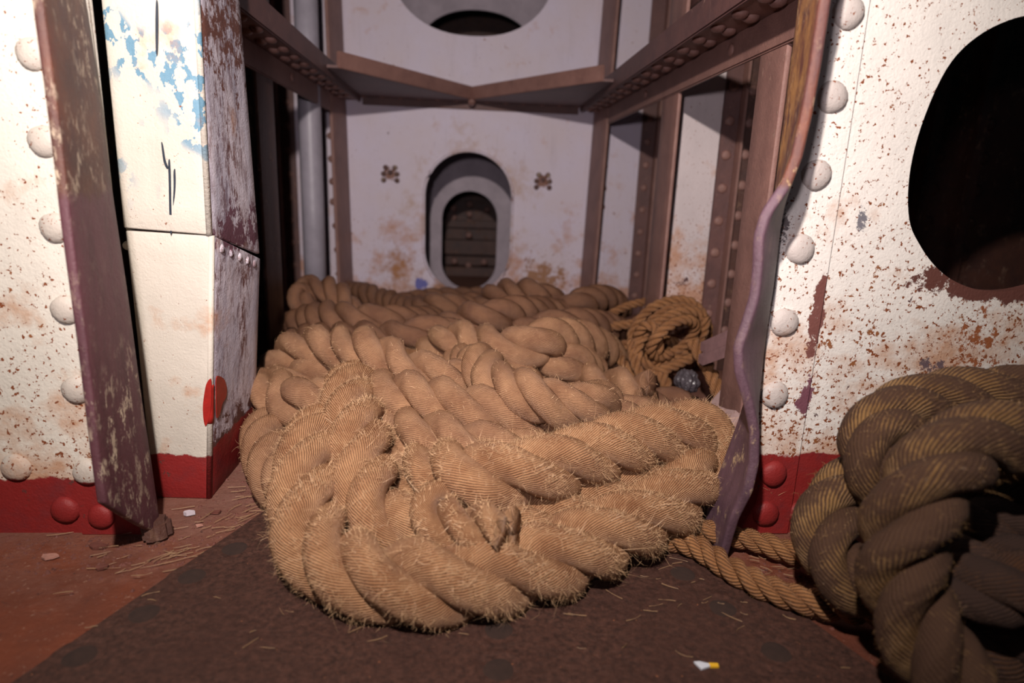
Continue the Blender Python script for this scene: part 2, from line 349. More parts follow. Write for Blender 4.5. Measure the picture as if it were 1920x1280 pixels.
for px, py in [(1590, 24), (1560, 182), (1530, 328), (1500, 467), (1470, 604), (1452, 740), (1450, 888), (1435, 962)]:
    p = aty(px, py, .845); rivet((p[0], .845, p[2]), (0, -1, 0), .0205, M['riv_r'], br)
rivet((.513, YW, .034), (0, -1, 0), .0195, M['riv_r'], wr)

# ------------------------------------------------------------------ box post on the left
po = empty('box_post', (-.42, 1.0, 0)); tag(po, 'cream painted box post with flaking blue patches beside the left bar', 'post')
def ext(p, q, z):  # extend the line p->q upwards to height z
    p, q = np.array(p), np.array(q); return p+(q-p)*((z-p[2])/(q[2]-p[2]))
A0 = (-.490, .960, 0); A1 = (-.491, .957, .42); B0 = tuple(atz(392, 933, 0)); B1 = tuple(aty(396, 441, .957)); C0 = (-.408, 1.17, 0); C1 = tuple(aty(484, 484, 1.15))
B1u = tuple(aty(392, 440, .953)); B2 = tuple(aty(368, -2, .957)); C1u = tuple(aty(483, 476, 1.148)); C2 = tuple(aty(445, -2, 1.148)); A1u = (-.491, .953, .424); A2 = (-.491, .957, .75)
B3 = ext(B1u, B2, 1.2); C3 = ext(C1u, C2, 1.2); A3 = ext(A1u, A2, 1.2)
def quadgrid(name, a, b, c, d, n, mat, parent, thick=.008, amp=.0012):
    a, b, c, d = map(np.array, (a, b, c, d)); rows = []
    for i in range(n+1):
        r = i/n; rows.append([tuple((a*(1-r)+d*r)*(1-s)+(b*(1-r)+c*r)*s) for s in np.linspace(0, 1, 9)])
    o = strip_sheet(name, rows, thick, mat, parent); return o
quadgrid('lower_front', A0, B0, B1, A1, 14, M['post'], po)
quadgrid('lower_side', B0, C0, C1, B1, 14, M['post_side'], po)
quadgrid('upper_front', A1u, B1u, B3, A3, 20, M['post'], po)
quadgrid('upper_side', B1u, C1u, C3, B3, 20, M['post_side'], po)
quadgrid('outer_side', (-.50, 1.14, 0), A0, A3, (-.50, 1.14, 1.2), 14, M['post'], po)
M['redflat'] = flat_mat('red_paint', (.36, .02, .015), .35, 60, .4)
# rounded corner beads
def tube_pts(pts, r, n=10):
    pts = [np.array(p, float) for p in pts]; v = []; f = []
    for i, p in enumerate(pts):
        t = pts[min(i+1, len(pts)-1)]-pts[max(i-1, 0)]; t = t/np.linalg.norm(t); a = np.cross(t, (0, 0, 1) if abs(t[2]) < .9 else (1, 0, 0)); a /= np.linalg.norm(a); b = np.cross(t, a)
        for j in range(n):
            q = 2*math.pi*j/n; v.append(p+r*(math.cos(q)*a+math.sin(q)*b))
    for i in range(len(pts)-1):
        for j in range(n): f.append((i*n+j, i*n+(j+1) % n, (i+1)*n+(j+1) % n, (i+1)*n+j))
    f += [tuple(range(n))[::-1], tuple(range((len(pts)-1)*n, len(pts)*n))]
    return v, f
v, f = tube_pts([B0, B1], .0048); link('corner_bead', mesh('corner_bead', v, f, M['post'], True), po)
v, f = tube_pts([B1u, B3], .0048); link('corner_bead', mesh('corner_bead', v, f, M['post'], True), po)
bz = lambda z: tuple(np.array(B0)+(np.array(B1)-np.array(B0))*(z/B1[2]))
v, f = tube_pts([bz(z) for z in (.128, .137, .155, .172, .185, .190)], .0058); link('paint_mark', mesh('paint_mark', v, f, M['redflat'], True), po)
for px in (235, 278, 322, 368): p = aty(px, 461, .951); rivet((p[0], .9565, p[2]), (0, -1, 0), .0066, M['post'], po)
nS = np.cross(np.array(C0)-np.array(B0), np.array(B1)-np.array(B0)); nS = nS/np.linalg.norm(nS); nS = nS if nS[0] > 0 else -nS
for s in (.14, .32, .5, .68, .84):
    p = np.array(B1)*(1-s)+np.array(C1)*s; p = p+np.array([0, 0, -.014])+nS*.003; rivet(tuple(p), tuple(nS), .0066, M['post_side'], po)
# red daub on the corner, brown crust at the foot
def blob(name, pts, nrm, mat, parent, d=.0012):
    poly = smooth_loop(pts, 4) if len(pts[0]) == 3 else pts
    return prism(name, poly, tuple(np.array(nrm)*d), mat, parent)
M['blackpaint'] = flat_mat('dark_blue_black_crack', (.012, .02, .035), .5, 60, .3)
def on_post(px, py, off=0.0):     # point on the post's front face under a pixel
    return aty(px, py, .955-off)
def daub(pxs, mat, parent, y=.9530, name='paint_mark'):
    pts = smooth_loop([tuple(aty(a, b, y)) for a, b in pxs], 4); return prism(name, pts, (0, -.0012, 0), mat, parent)
# daub sits on both faces at the corner: front half and side half
daub([(381, 760), (384, 735), (388, 718), (396, 710), (397, 735), (396, 762), (392, 785), (386, 798), (382, 785)], M['redflat'], po, .9515)
def on_side(px, py):
    n = nS; d = ray(px, py); t = ((np.array(B0)-CAMP)@n)/(d@n); return CAMP+d*t+n*.006
pts = [on_side(*q) for q in [(397, 708), (405, 705), (413, 712), (417, 728), (415, 745), (409, 755), (404, 775), (398, 782), (397, 750)]]
prism('paint_mark', smooth_loop([tuple(p) for p in pts], 4), tuple(nS*.001), M['redflat'], po)
for a in ([(293, 5), (296, 5), (297, 48), (296, 98), (293, 98), (292, 50)], [(303, 268), (306, 272), (311, 300), (316, 314), (313, 316), (307, 302)],
          [(316, 305), (319, 300), (321, 330), (322, 380), (323, 430), (320, 438), (318, 400), (317, 345)], [(326, 322), (329, 318), (330, 345), (328, 372), (325, 385), (326, 350)]):
    daub(a, M['blackpaint'], po, .9505, 'paint_crack')

# ------------------------------------------------------------------ far structure
YB = 2.60
wb = plate_with_holes('wall_back', -1.1, 1.1, 0, 1.75, [stadium(-.005, .352, .176, .283), oval(-.005, 1.32, .31, .27, 56, 2.3)], YB, YB+.014, M['back']); tag(wb, 'pale far bulkhead with a tall oval hole and a larger one above', kind='structure')
rim = []
for s_, c_ in (((-.005, .352, .176, .283), 'st'),):
    lp = stadium(*s_); v, f = tube_pts([(x, YB-.002, z) for x, z in lp]+[(lp[0][0], YB-.002, lp[0][1])], .006, 8)
    link('hole_rim', mesh('hole_rim', v, f, M['back'], True), wb)
wc = plate_with_holes('wall_beyond', -1.1, 1.1, 0, 1.75, [stadium(.002, .242, .133, .236), oval(.02, 1.10, .26, .17, 48, 2.1)], 3.12, 3.135, M['ring']); tag(wc, 'grey plate beyond the far bulkhead with a smaller oval hole', kind='structure')
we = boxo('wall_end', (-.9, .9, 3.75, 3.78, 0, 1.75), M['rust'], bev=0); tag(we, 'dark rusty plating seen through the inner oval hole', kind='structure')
for z0, z1, d in ((.42, .46, .05), (.27, .31, .06), (.12, .20, .09), (.0, .05, .12)): boxo('ledge', (-.6, .6, 3.75-d, 3.75, z0, z1), M['rust'], we)
for x, z in ((-.09, .375), (.10, .375), (0, .40), (0, .345), (-.09, .325), (0, .30), (-.08, .08), (.09, .08), (0, .06), (0, .23)): rivet((x, 3.75-(.05 if z > .25 else .1), z), (0, -1, 0), .018, M['rib_light'], we)
# riveted legs and flanges on the far bulkhead
def zline(pxs, y): return [aty(px, py, y) for px, py in pxs]
for sgn, pxs in ((-1, [(620, 255), (622, 298), (624, 340), (625, 378), (630, 423), (633, 468), (636, 513)]), (1, [(1134, 270), (1133, 312), (1131, 353), (1128, 388), (1122, 435), (1116, 480), (1111, 522)])):
    o = empty('frame_angle', (sgn*.49, YB, 0))
    tag(o, 'brown upright flange on the far bulkhead, %s of its oval hole' % ('left' if sgn < 0 else 'right'), 'metal bar')
    boxo('riveted_leg', (min(sgn*.475, sgn*.56), max(sgn*.475, sgn*.56), YB-.006, YB, .0, 1.6), M['back'], o)
    for p in zline(pxs, YB): rivet((p[0], YB-.006, p[2]), (0, -1, 0), .0135, M['rib_light'], o)
    for z in (.93, 1.0, 1.08, 1.17): rivet((sgn*.53, YB-.006, z), (0, -1, 0), .0135, M['rib_light'], o)
    rows = [[(sgn*(.468+.020*k/3+z*.018), YB-.003-.17*k/3, z) for k in range(4)] for z in np.linspace(0, 1.6, 12)]
    strip_sheet('flange', rows, .012, M['rib_light'], o)
# rust studs: two clusters
for cx, cz, nm in ((-.313, .535, 'left'), (.291, .530, 'right')):
    o = empty('stud_cluster', (cx, YB, cz)); tag(o, 'small cluster of rusty studs on the far bulkhead, %s of the oval hole' % nm, 'studs')
    for dx, dz in ((-.026, -.024), (-.026, 0), (-.018, .024), (.018, .024), (.026, 0), (.026, -.024), (0, .006)): rivet((cx+dx, YB, cz+dz), (0, -1, 0), .0105, M['bar'], o, .5, 'stud')

# transverse web frames at the sides, each with a flange along its inner edge
def web_frame(sgn, y, yf, xo, brown_to, label, wmat, fmat='rib_light'):
    o = empty('web_frame', (sgn*.6, y, 0)); tag(o, label, 'frame')
    a, b = sorted((sgn*.512, sgn*xo)); boxo('web_plate', (a, b, y, y+.01, 0, 1.6), wmat, o)
    rows = [[(sgn*(.510+.0*k), y-(y-yf)*k/3, z) for k in range(4)] for z in np.linspace(0, 1.6, 8)]
    strip_sheet('flange', rows, .010, M[fmat], o)
    if brown_to:
        a, b = sorted((sgn*.672, sgn*.715)); boxo('stiffener_leg', (a, b, y-.007, y, 0, 1.6), M['rib'], o)
        a, b = sorted((sgn*.715, sgn*.722)); boxo('stiffener_edge', (a, b, y-.04, y, 0, 1.6), M['rib_light'], o)
        a, b = sorted((sgn*.722, sgn*brown_to)); boxo('outer_plate', (a, b, y-.003, y, 0, 1.6), M['rust'], o)
        for k in range(9):
            rivet((sgn*.692, y-.007, .08+.088*k), (0, -1, 0), .0135, M['rib_light'], o)
            rivet((sgn*.748, y-.003, .12+.082*k), (0, -1, 0), .0135, M['rib_light'], o)
            for xx in (1.18, 1.30, 1.43): rivet((sgn*xx, y-.003, .06+.09*k+.03*(xx > 1.2)), (0, -1, 0), .018, M['rust'], o)
        for xx in (1.24, 1.37): boxo('stiffener_bar', (*sorted((sgn*xx, sgn*(xx+.035))), y-.035, y-.003, 0, 1.2), M['rust'], o, .004)
    return o
web_frame(1, 1.175, 1.075, .66, None, 'near web frame on the right behind the buckled bar', M['web'])
web_frame(1, 1.76, 1.625, .672, 1.7, 'middle web frame on the right with double rivet rows and a rusty outer plate', M['web'])
web_frame(-1, 1.76, 1.625, .672, 1.2, 'web frame on the left behind the box post, shade put into its dark colour', M['rust'], 'rust')  # dark rust colour on this frame stands in for the post's shadow
for sgn in (1, -1):
    o = empty('stiffener', (sgn*.7, YB, 0)); tag(o, 'riveted brown stiffener at the %s edge of the far bulkhead' % ('right' if sgn > 0 else 'left'), 'metal bar')
    boxo('stiffener_leg', (*sorted((sgn*.672, sgn*.76)), YB-.008, YB, 0, 1.6), M['rib'], o)
    boxo('stiffener_edge', (*sorted((sgn*.725, sgn*.735)), YB-.05, YB-.008, 0, 1.6), M['rib_light'], o)
    for k in range(9): rivet((sgn*.70, YB-.008, .08+.088*k), (0, -1, 0), .0135, M['rib_light'], o)
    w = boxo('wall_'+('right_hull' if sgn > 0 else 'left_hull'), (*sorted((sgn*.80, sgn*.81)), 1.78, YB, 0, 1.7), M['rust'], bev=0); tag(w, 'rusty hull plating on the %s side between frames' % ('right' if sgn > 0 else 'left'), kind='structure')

# stringers: underside plate with two rivet rows, hanging lip, upstanding inner rail
for sgn in (1, -1):
    nm = 'right' if sgn > 0 else 'left'
    o = empty('side_stringer', (sgn*.5, 1.7, .8)); tag(o, 'brown riveted stringer running back along the %s side' % nm, 'metal beam')
    y0, y1 = (.90 if sgn > 0 else 1.12), YB-.02
    boxo('lip', (*sorted((sgn*.500, sgn*.511)), y0, y1, .742, .802), M['rib_light'], o, .003)
    boxo('stringer_plate', (*sorted((sgn*.425, sgn*.511)), y0, y1, .802, .811), M['rib_light'], o, 0)
    boxo('inner_rail', (*sorted((sgn*.418, sgn*.428)), y0, y1, .795, .850), M['rib'], o, .003)
    boxo('upper_angle', (*sorted((sgn*.428, sgn*.455)), y0, y1, .811, .822), M['rib'], o, .002)
    boxo('upper_plate', (*sorted((sgn*.445, sgn*.455)), y0, y1, .82, .872), M['rib'], o, .003)
    n = int((y1-y0)/.098)
    for k in range(n):
        y = y0+.05+k*.098
        rivet((sgn*.449, y, .802), (0, 0, -1), .0145, M['rib_light'], o, .7); rivet((sgn*.477, y+.02, .802), (0, 0, -1), .0145, M['rib_light'], o, .7)
    for y in (1.30, 1.92): rivet((sgn*.500, y, .775), (-sgn, 0, 0), .012, M['rib_light'], o)
# breast hook: plate between stringers and the far bulkhead, with a lip in a V
o = empty('breasthook', (0, 2.4, .82)); tag(o, 'brown V-shaped shelf plate across the far bulkhead between its two holes', 'metal bracket')
zb = .815
for sgn in (-1, 1):
    a = (sgn*.385, 1.98, zb); b = (sgn*.0, 2.53, zb)
    prism('shelf_plate', [(sgn*.385, 1.98, zb), (sgn*0, 2.53, zb), (0, YB-.007, zb), (sgn*.416, YB-.007, zb), (sgn*.416, 1.98, zb)], (0, 0, .008), M['rib'], o)
    d = np.array(b)-np.array(a); d /= np.linalg.norm(d); nn = np.array([-d[1], d[0], 0])*.006
    prism('shelf_lip', [np.array(a)-nn, np.array(b)-nn, np.array(b)+nn, np.array(a)+nn], (0, 0, .046), M['rib_light'], o, .002)
    for k in range(6): rivet((sgn*(.06+.07*k), YB-.018, zb), (0, 0, -1), .010, M['rib_light'], o)
    boxo('wall_leg', (*sorted((sgn*.0, sgn*.416)), YB-.006, YB, zb-.028, zb), M['rib'], o)
v, f = tube_pts([(0, 2.52, zb-.004), (0, 2.60, zb-.004)], .014); link('centre_weld', mesh('centre_weld', v, f, M['rib_light'], True), o)
# upper cross rail, top right
o = empty('upper_bracket', (.6, 1.7, 1.0)); tag(o, 'dark bracket high on the right above the riveted stringer', 'metal bracket')
boxo('bracket_plate', (.525, .80, 1.20, 1.72, .985, .995), M['rib'], o); boxo('bracket_lip', (.525, .537, 1.20, 1.72, .94, .985), M['rib'], o)
rivet((.60, 1.755, .945), (0, -1, 0), .02, M['rib_light'], o); rivet((.60, 1.755, .895), (0, -1, 0), .02, M['rib_light'], o)

# pipe in the far left corner
pp = aty(582, 350, 2.25); o = empty('pipe', (pp[0], 2.25, 0)); tag(o, 'pale grey vertical pipe in the far left corner', 'pipe')
v, f = tube_pts([(pp[0]+.006, 2.25, z) for z in (0, .4, .8, 1.5)], .037, 24); link('pipe_run', mesh('pipe_run', v, f, M['pipe'], True), o)
v, f = tube_pts([(pp[0]+.006, 2.25, z) for z in (.0, .04)], .047, 24); link('pipe_collar', mesh('pipe_collar', v, f, M['pipe'], True), o)

# ------------------------------------------------------------------ ropes
def catmull(P, step):
    P = np.array(P, float); P = np.vstack([2*P[0]-P[1], P, 2*P[-1]-P[-2]]); out = []
    for i in range(1, len(P)-2):
        p0, p1, p2, p3 = P[i-1:i+3]; n = max(4, int(np.linalg.norm(p2-p1)/.004)); s = np.arange(n)[:, None]/n
        out.append(.5*((2*p1)+(-p0+p2)*s+(2*p0-5*p1+4*p2-p3)*s*s+(-p0+3*p1-3*p2+p3)*s**3))
    return resample(np.vstack(out+[P[-2:-1]]), step)
def resample(Q, step):
    d = np.r_[0, np.cumsum(np.linalg.norm(np.diff(Q, axis=0), axis=1))]; n = max(4, int(d[-1]/step)); s = np.linspace(0, d[-1], n+1)
    return np.stack([np.interp(s, d, Q[:, k]) for k in range(3)], 1)
def smooth(Q, it=1, w=.5):
    for _ in range(it): Q[1:-1] = Q[1:-1]*(1-w)+w*.5*(Q[:-2]+Q[2:])
    return Q
def rope_mesh(P, R, pitch, phase, nseg, hand=1):
    """returns three (verts, uvs, layuvs) strand tubes laid up round the path P"""
    n = len(P); T = np.gradient(P, axis=0); T /= np.linalg.norm(T, axis=1)[:, None]
    N = np.zeros_like(P); a = np.array([0, 0, 1.]) if abs(T[0][2]) < .8 else np.array([1., 0, 0]); N[0] = a-T[0]*(a@T[0]); N[0] /= np.linalg.norm(N[0])
    for i in range(1, n):
        q = N[i-1]-T[i]*(N[i-1]@T[i]); N[i] = q/np.linalg.norm(q)
    B = np.cross(T, N); s = np.r_[0, np.cumsum(np.linalg.norm(np.diff(P, axis=0), axis=1))]
    out = []
    for k in range(3):
        wob = .05*np.sin(s*31+k*2+phase)+.04*np.sin(s*67+k*5)
        th = hand*(2*math.pi*s/pitch)+phase+k*2*math.pi/3+.12*np.sin(s*19+k)
        er = np.cos(th)[:, None]*N+np.sin(th)[:, None]*B; et = -np.sin(th)[:, None]*N+np.cos(th)[:, None]*B
        c = P+er*(.49*R*(1+wob))[:, None]
        ph = np.arange(nseg)/nseg*2*math.pi; a_ = .52*R*(1+.6*wob)
        V_ = c[:, None]+(a_[:, None]*(1+.035*np.sin(2*ph[None, :]+s[:, None]*47+k)+.025*np.sin(5*ph[None, :]-s[:, None]*83+phase)))[:, :, None]*(1.0*np.cos(ph)[None, :, None]*er[:, None]+1.10*np.sin(ph)[None, :, None]*et[:, None])
        out.append((V_, s, er, et, c, T))
    return out
def tube_me(name, V_, s, pitch, mat, hand):
    n, m, _ = V_.shape
    verts = V_.reshape(-1, 3).copy(); verts[:, 2] = np.maximum(verts[:, 2], .0065)
    i = np.arange(n-1)[:, None]; j = np.arange(m)[None, :]; j2 = (j+1) % m
    q = np.stack([i*m+j, i*m+j2, (i+1)*m+j2, (i+1)*m+j], -1).reshape(-1, 4)
    c0 = len(verts); verts = np.vstack([verts, V_[0].mean(0), V_[-1].mean(0)])
    jj = np.arange(m); t0 = np.stack([np.full(m, c0), (jj+1) % m, jj], 1); b = (n-1)*m; t1 = np.stack([np.full(m, c0+1), b+jj, b+(jj+1) % m], 1)
    me = bpy.data.meshes.new(name); nl = q.size+t0.size+t1.size; me.vertices.add(len(verts)); me.vertices.foreach_set('co', verts.ravel())
    me.loops.add(nl); me.loops.foreach_set('vertex_index', np.concatenate([q.ravel(), t0.ravel(), t1.ravel()]))
    npoly = len(q)+2*m; me.polygons.add(npoly); ls = np.r_[np.arange(len(q))*4, q.size+np.arange(2*m)*3]
    me.polygons.foreach_set('loop_start', ls); me.update(calc_edges=True)
    me.polygons.foreach_set('use_smooth', np.ones(npoly, bool))
    k = 1.0/pitch*1.9*hand
    sq = np.stack([np.broadcast_to(s[:-1, None], (n-1, m)), np.broadcast_to(s[:-1, None], (n-1, m)), np.broadcast_to(s[1:, None], (n-1, m)), np.broadcast_to(s[1:, None], (n-1, m))], -1)
    fq = np.stack([np.broadcast_to(j/m, (n-1, m)), np.broadcast_to((j+1)/m, (n-1, m)), np.broadcast_to((j+1)/m, (n-1, m)), np.broadcast_to(j/m, (n-1, m))], -1)
    uy = np.stack([fq+k*sq, sq], -1).reshape(-1, 2); ul = np.stack([fq, sq], -1).reshape(-1, 2)
    z = np.zeros((6*m, 2)); z[:, 0] = rng.random(6*m)*.2
    for nm, U in (('yarn', uy), ('lay', ul)):
        me.uv_layers.new(name=nm).data.foreach_set('uv', np.vstack([U, z]).ravel().astype(np.float32))
    me.materials.append(mat); me.validate(); me.update(); return me
def fibres(specs, count, lmin, lmax, mat, name, parent, width=.00022, curl=1.):
    """specs: list of strand tuples; returns one 'stuff' object of thin hairs standing off the strands"""
    tot = sum(len(x[1]) for x, R in specs); V_all = []
    for (V_, s, er, et, c, T), R in specs:
        m = max(1, int(count*len(s)/tot)); i = rng.integers(0, len(s), m); ph = rng.normal(0, 1.0, m)
        nrm = np.cos(ph)[:, None]*er[i]+np.sin(ph)[:, None]*et[i]; base = c[i]+nrm*R*.54
        tg = np.cross(T[i], nrm); d = T[i]*rng.normal(0, 1, m)[:, None]+tg*rng.normal(0, .8, m)[:, None]; d /= np.linalg.norm(d, axis=1)[:, None]
        L = (lmin+(lmax-lmin)*rng.random(m)**3)[:, None]; lift = (.15+.75*rng.random(m)**1.6)[:, None]
        bend = rng.normal(0, .45*curl, (m, 3))
        p0 = base-nrm*.001; p1 = base+(d+nrm*lift)*L*.4; p2 = base+(d*.85+nrm*lift*.75+bend*.5)*L*.75; p3 = base+(d*.7+nrm*lift*.5+bend)*L
        w = np.cross(d, nrm)*width
        V_all.append(np.stack([p0-w, p0+w, p1-w*.9, p1+w*.9, p2-w*.6, p2+w*.6, p3], 1))
    Q = np.vstack(V_all); n = len(Q); Q[:, :, 2] = np.maximum(Q[:, :, 2], .0066)
    b = np.arange(n)[:, None]*7; f = np.concatenate([(b+np.array([0, 1, 3])), (b+np.array([0, 3, 2])), (b+np.array([2, 3, 5])), (b+np.array([2, 5, 4])), (b+np.array([4, 5, 6]))], 0)
    me = bpy.data.meshes.new(name); me.vertices.add(n*7); me.vertices.foreach_set('co', Q.reshape(-1)); me.loops.add(f.size); me.loops.foreach_set('vertex_index', f.ravel())
    me.polygons.add(len(f)); me.polygons.foreach_set('loop_start', np.arange(len(f))*3); me.update(calc_edges=True); me.materials.append(mat)
    return tag(link(name, me, parent), kind='stuff')

def zp(l): return [tuple(atz(*p)) for p in l]
def yp(l): return [tuple(aty(*p)) for p in l]
ROPES = {}
def addr(key, pts, R, pin=1.): ROPES.setdefault(key, []).append([catmull(pts, .012), R, pin])
BR = .047
# front coil ------------------------------------------------------
addr('front', zp([(660, 760, .06), (618, 795, .09), (586, 845, .105), (577, 905, .095), (571, 965, .075), (590, 1028, .055), (655, 1075, .05), (745, 1096, .049), (850, 1093, .049), (955, 1075, .05), (1055, 1042, .05), (1145, 1003, .052), (1225, 962, .058), (1285, 925, .068), (1300, 890, .07), (1270, 860, .06)]), .050, 3)
addr('front', zp([(790, 700, .09), (720, 705, .12), (668, 730, .13), (655, 772, .135), (672, 816, .13), (684, 860, .115), (684, 915, .095), (698, 966, .075), (748, 1003, .06), (825, 1016, .053), (915, 1008, .052), (1010, 982, .052), (1100, 948, .053), (1180, 915, .055), (1250, 885, .055), (1310, 855, .05)]), .048, 2)
addr('front', zp([(1385, 935, .05), (1368, 880, .08), (1334, 828, .105), (1265, 815, .125), (1185, 832, .13), (1100, 858, .125), (1020, 882, .12), (940, 898, .115), (860, 900, .11), (780, 890, .08), (720, 880, .06)]), .049, 3)
addr('frayed', zp([(1300, 850, .05), (1210, 882, .055), (1120, 905, .065), (1030, 922, .08), (940, 928, .085), (865, 926, .09), (806, 944, .09), (800, 975, .085), (850, 994, .085), (905, 1002, .088), (955, 1006, .09)]), .035, 3)
# middle heap ------------------------------------------------------
addr('middle', zp([(690, 800, .06), (745, 826, .10), (800, 842, .12), (880, 848, .12), (960, 852, .10), (1040, 860, .07), (1110, 870, .05)]), .046)
addr('middle', zp([(690, 905, .045), (760, 888, .047), (840, 895, .047), (930, 890, .047), (1050, 870, .047)]), .042)
addr('middle', zp([(1250, 840, .05), (1170, 830, .07), (1090, 820, .09), (1000, 812, .10), (910, 800, .10), (830, 800, .08), (760, 800, .06)]), .046)
addr('middle', zp([(660, 800, .06), (664, 768, .10), (705, 750, .14), (790, 760, .15), (880, 770, .15), (970, 785, .14), (1060, 795, .12), (1150, 795, .10), (1230, 795, .06)]), .047)
addr('middle', zp([(540, 745, .06), (515, 700, .10), (545, 664, .15), (620, 657, .17), (700, 678, .17), (780, 702, .165), (860, 716, .16), (930, 722, .14), (990, 720, .10)]), .048)
addr('middle', zp([(850, 650, .12), (885, 680, .16), (930, 722, .18), (1000, 755, .165), (1080, 772, .145), (1150, 780, .11), (1210, 795, .07)]), .041)
addr('middle', zp([(870, 690, .12), (930, 690, .14), (1000, 690, .14), (1070, 690, .13), (1110, 700, .09)]), .044)
addr('middle', zp([(760, 650, .10), (840, 652, .15), (920, 662, .17), (1010, 655, .18), (1080, 645, .17), (1130, 655, .12), (1150, 680, .07)]), .047)
addr('middle', zp([(500, 735, .08), (548, 758, .10), (605, 770, .11), (665, 790, .08), (740, 810, .05)]), .047)
addr('middle', zp([(505, 760, .06), (522, 718, .10), (575, 708, .12), (635, 705, .11), (700, 705, .07)]), .045)
addr('middle', zp([(590, 745, .05), (528, 768, .06), (505, 810, .055), (510, 860, .05), (535, 905, .048), (580, 945, .047)]), .046)
addr('middle', zp([(700, 730, .05), (800, 730, .08), (900, 745, .08), (1000, 740, .08), (1100, 745, .05)]), .044)
addr('middle', zp([(560, 830, .05), (640, 850, .05), (740, 860, .05)]), .042)
# rope with the clean cut end --------------------------------------
addr('cutend', zp([(960, 720, .07), (1020, 708, .09), (1085, 718, .105), (1150, 733, .11), (1212, 752, .11)]), .050, 2)
addr('stub', zp([(1150, 760, .05), (1215, 758, .06), (1288, 768, .055)]), .045, 2)
# back heap ----------------------------------------------------------
addr('back', zp([(620, 600, .08), (580, 575, .15), (553, 560, .17), (556, 545, .19), (600, 540, .20), (640, 555, .19), (655, 585, .15), (660, 610, .10)]), .040)
addr('back', zp([(545, 615, .08), (585, 600, .14), (640, 600, .17), (700, 606, .17), (765, 606, .15), (830, 600, .10)]), .046)
addr('back', zp([(640, 545, .06), (690, 552, .10), (740, 575, .09), (800, 582, .13), (860, 580, .14), (920, 578, .10)]), .044)
addr('back', zp([(820, 630, .12), (870, 615, .17), (930, 597, .19), (990, 588, .18), (1050, 585, .14)]), .046)
addr('back', zp([(890, 590, .09), (920, 560, .17), (965, 547, .20), (1010, 556, .20), (1040, 580, .15), (1050, 600, .08)]), .046)
addr('back', zp([(1020, 600, .10), (1060, 578, .16), (1105, 562, .18), (1145, 562, .16), (1160, 585, .10)]), .045)
addr('back', zp([(940, 635, .13), (1000, 620, .16), (1065, 610, .17), (1125, 612, .14), (1170, 625, .08)]), .045)
addr('back', zp([(560, 640, .10), (650, 635, .14), (740, 638, .15), (820, 640, .15), (900, 640, .12)]), .045)
addr('back', zp([(700, 580, .05), (800, 560, .07), (900, 556, .07), (1000, 560, .06)]), .042)
addr('back', zp([(580, 560, .05), (700, 590, .05), (900, 600, .06), (1100, 590, .05)]), .042)
# dirty hawser in the right foreground -------------------------------
addr('dirty', yp([(2010, 735, .70), (1930, 742, .70), (1850, 748, .70), (1770, 752, .70), (1700, 768, .69), (1650, 800, .67), (1632, 850, .65), (1655, 900, .64), (1700, 930, .66)]), .041, 4)
addr('dirty', yp([(2010, 840, .62), (1940, 826, .60), (1870, 822, .58), (1800, 842, .56), (1745, 895, .545), (1705, 965, .535), (1680, 1045, .53), (1690, 1120, .52), (1725, 1195, .50), (1775, 1275, .48), (1830, 1360, .46)]), .042, 4)
addr('dirty', yp([(1680, 880, .70), (1610, 905, .69), (1560, 955, .665), (1545, 1015, .64), (1565, 1065, .62), (1620, 1105, .60), (1690, 1120, .60)]), .040, 4)
addr('soiled', yp([(1990, 900, .66), (1900, 890, .65), (1850, 900, .65), (1810, 950, .64), (1790, 1010, .63)]), .040)
addr('soiled', yp([(1800, 990, .62), (1860, 1000, .60), (1930, 1010, .60), (2010, 1000, .6)]), .038)
addr('soiled', yp([(2020, 1110, .50), (1950, 1100, .50), (1880, 1105, .505), (1810, 1110, .52), (1750, 1100, .54)]), .036)
addr('soiled', yp([(1780, 1060, .58), (1860, 1060, .57), (1950, 1060, .56), (2020, 1060, .56)]), .036)
addr('soiled', zp([(1750, 1180, .045), (1830, 1215, .045), (1920, 1225, .045), (2010, 1220, .045)]), .040)
# thin lines ------------------------------------------------------------
addr('twin', zp([(1180, 985, .030), (1260, 975, .026), (1330, 996, .024), (1400, 1010, .024), (1470, 1032, .024), (1560, 1060, .024)]), .0165, 6)
addr('twin', zp([(1220, 1000, .024), (1300, 1022, .024), (1360, 1060, .023), (1430, 1098, .023), (1500, 1125, .023), (1580, 1140, .023), (1660, 1150, .023)]), .0175, 6)
tz = lambda l: [tuple(aty(*p)) for p in l]
addr('tangle', tz([(1060, 640, 1.62), (1100, 622, 1.66), (1150, 612, 1.66), (1190, 605, 1.66), (1215, 585, 1.66), (1245, 580, 1.64), (1280, 600, 1.62)]), .0140, 8)
addr('tangle', tz([(1105, 615, 1.75), (1160, 580, 1.78), (1210, 565, 1.8), (1250, 558, 1.8), (1290, 548, 1.82), (1312, 555, 1.80), (1312, 580, 1.78)]), .0130, 8)
for k, (cx, cy, rx, ry, an, yv, st) in enumerate([(1258, 634, 74, 38, -33, 1.46, 0), (1262, 628, 66, 46, -33, 1.50, 1.0), (1252, 622, 74, 54, -33, 1.55, 2.2), (1282, 622, 48, 44, -40, 1.60, 4.), (1212, 655, 22, 50, 6, 1.44, 3.), (1262, 634, 50, 24, -36, 1.42, 2.), (1236, 668, 44, 30, -10, 1.50, 1.)]):
    a = math.radians(an); P = []
    for i in range(18):
        q = st+i/17*2*math.pi*1.05; u_, w_ = rx*math.cos(q), ry*math.sin(q)
        P.append(aty(cx+u_*math.cos(a)-w_*math.sin(a), cy+u_*math.sin(a)+w_*math.cos(a), yv+.035*math.cos(q+k)+.012*i/17))
    addr('tangle', P, .0135, 8)
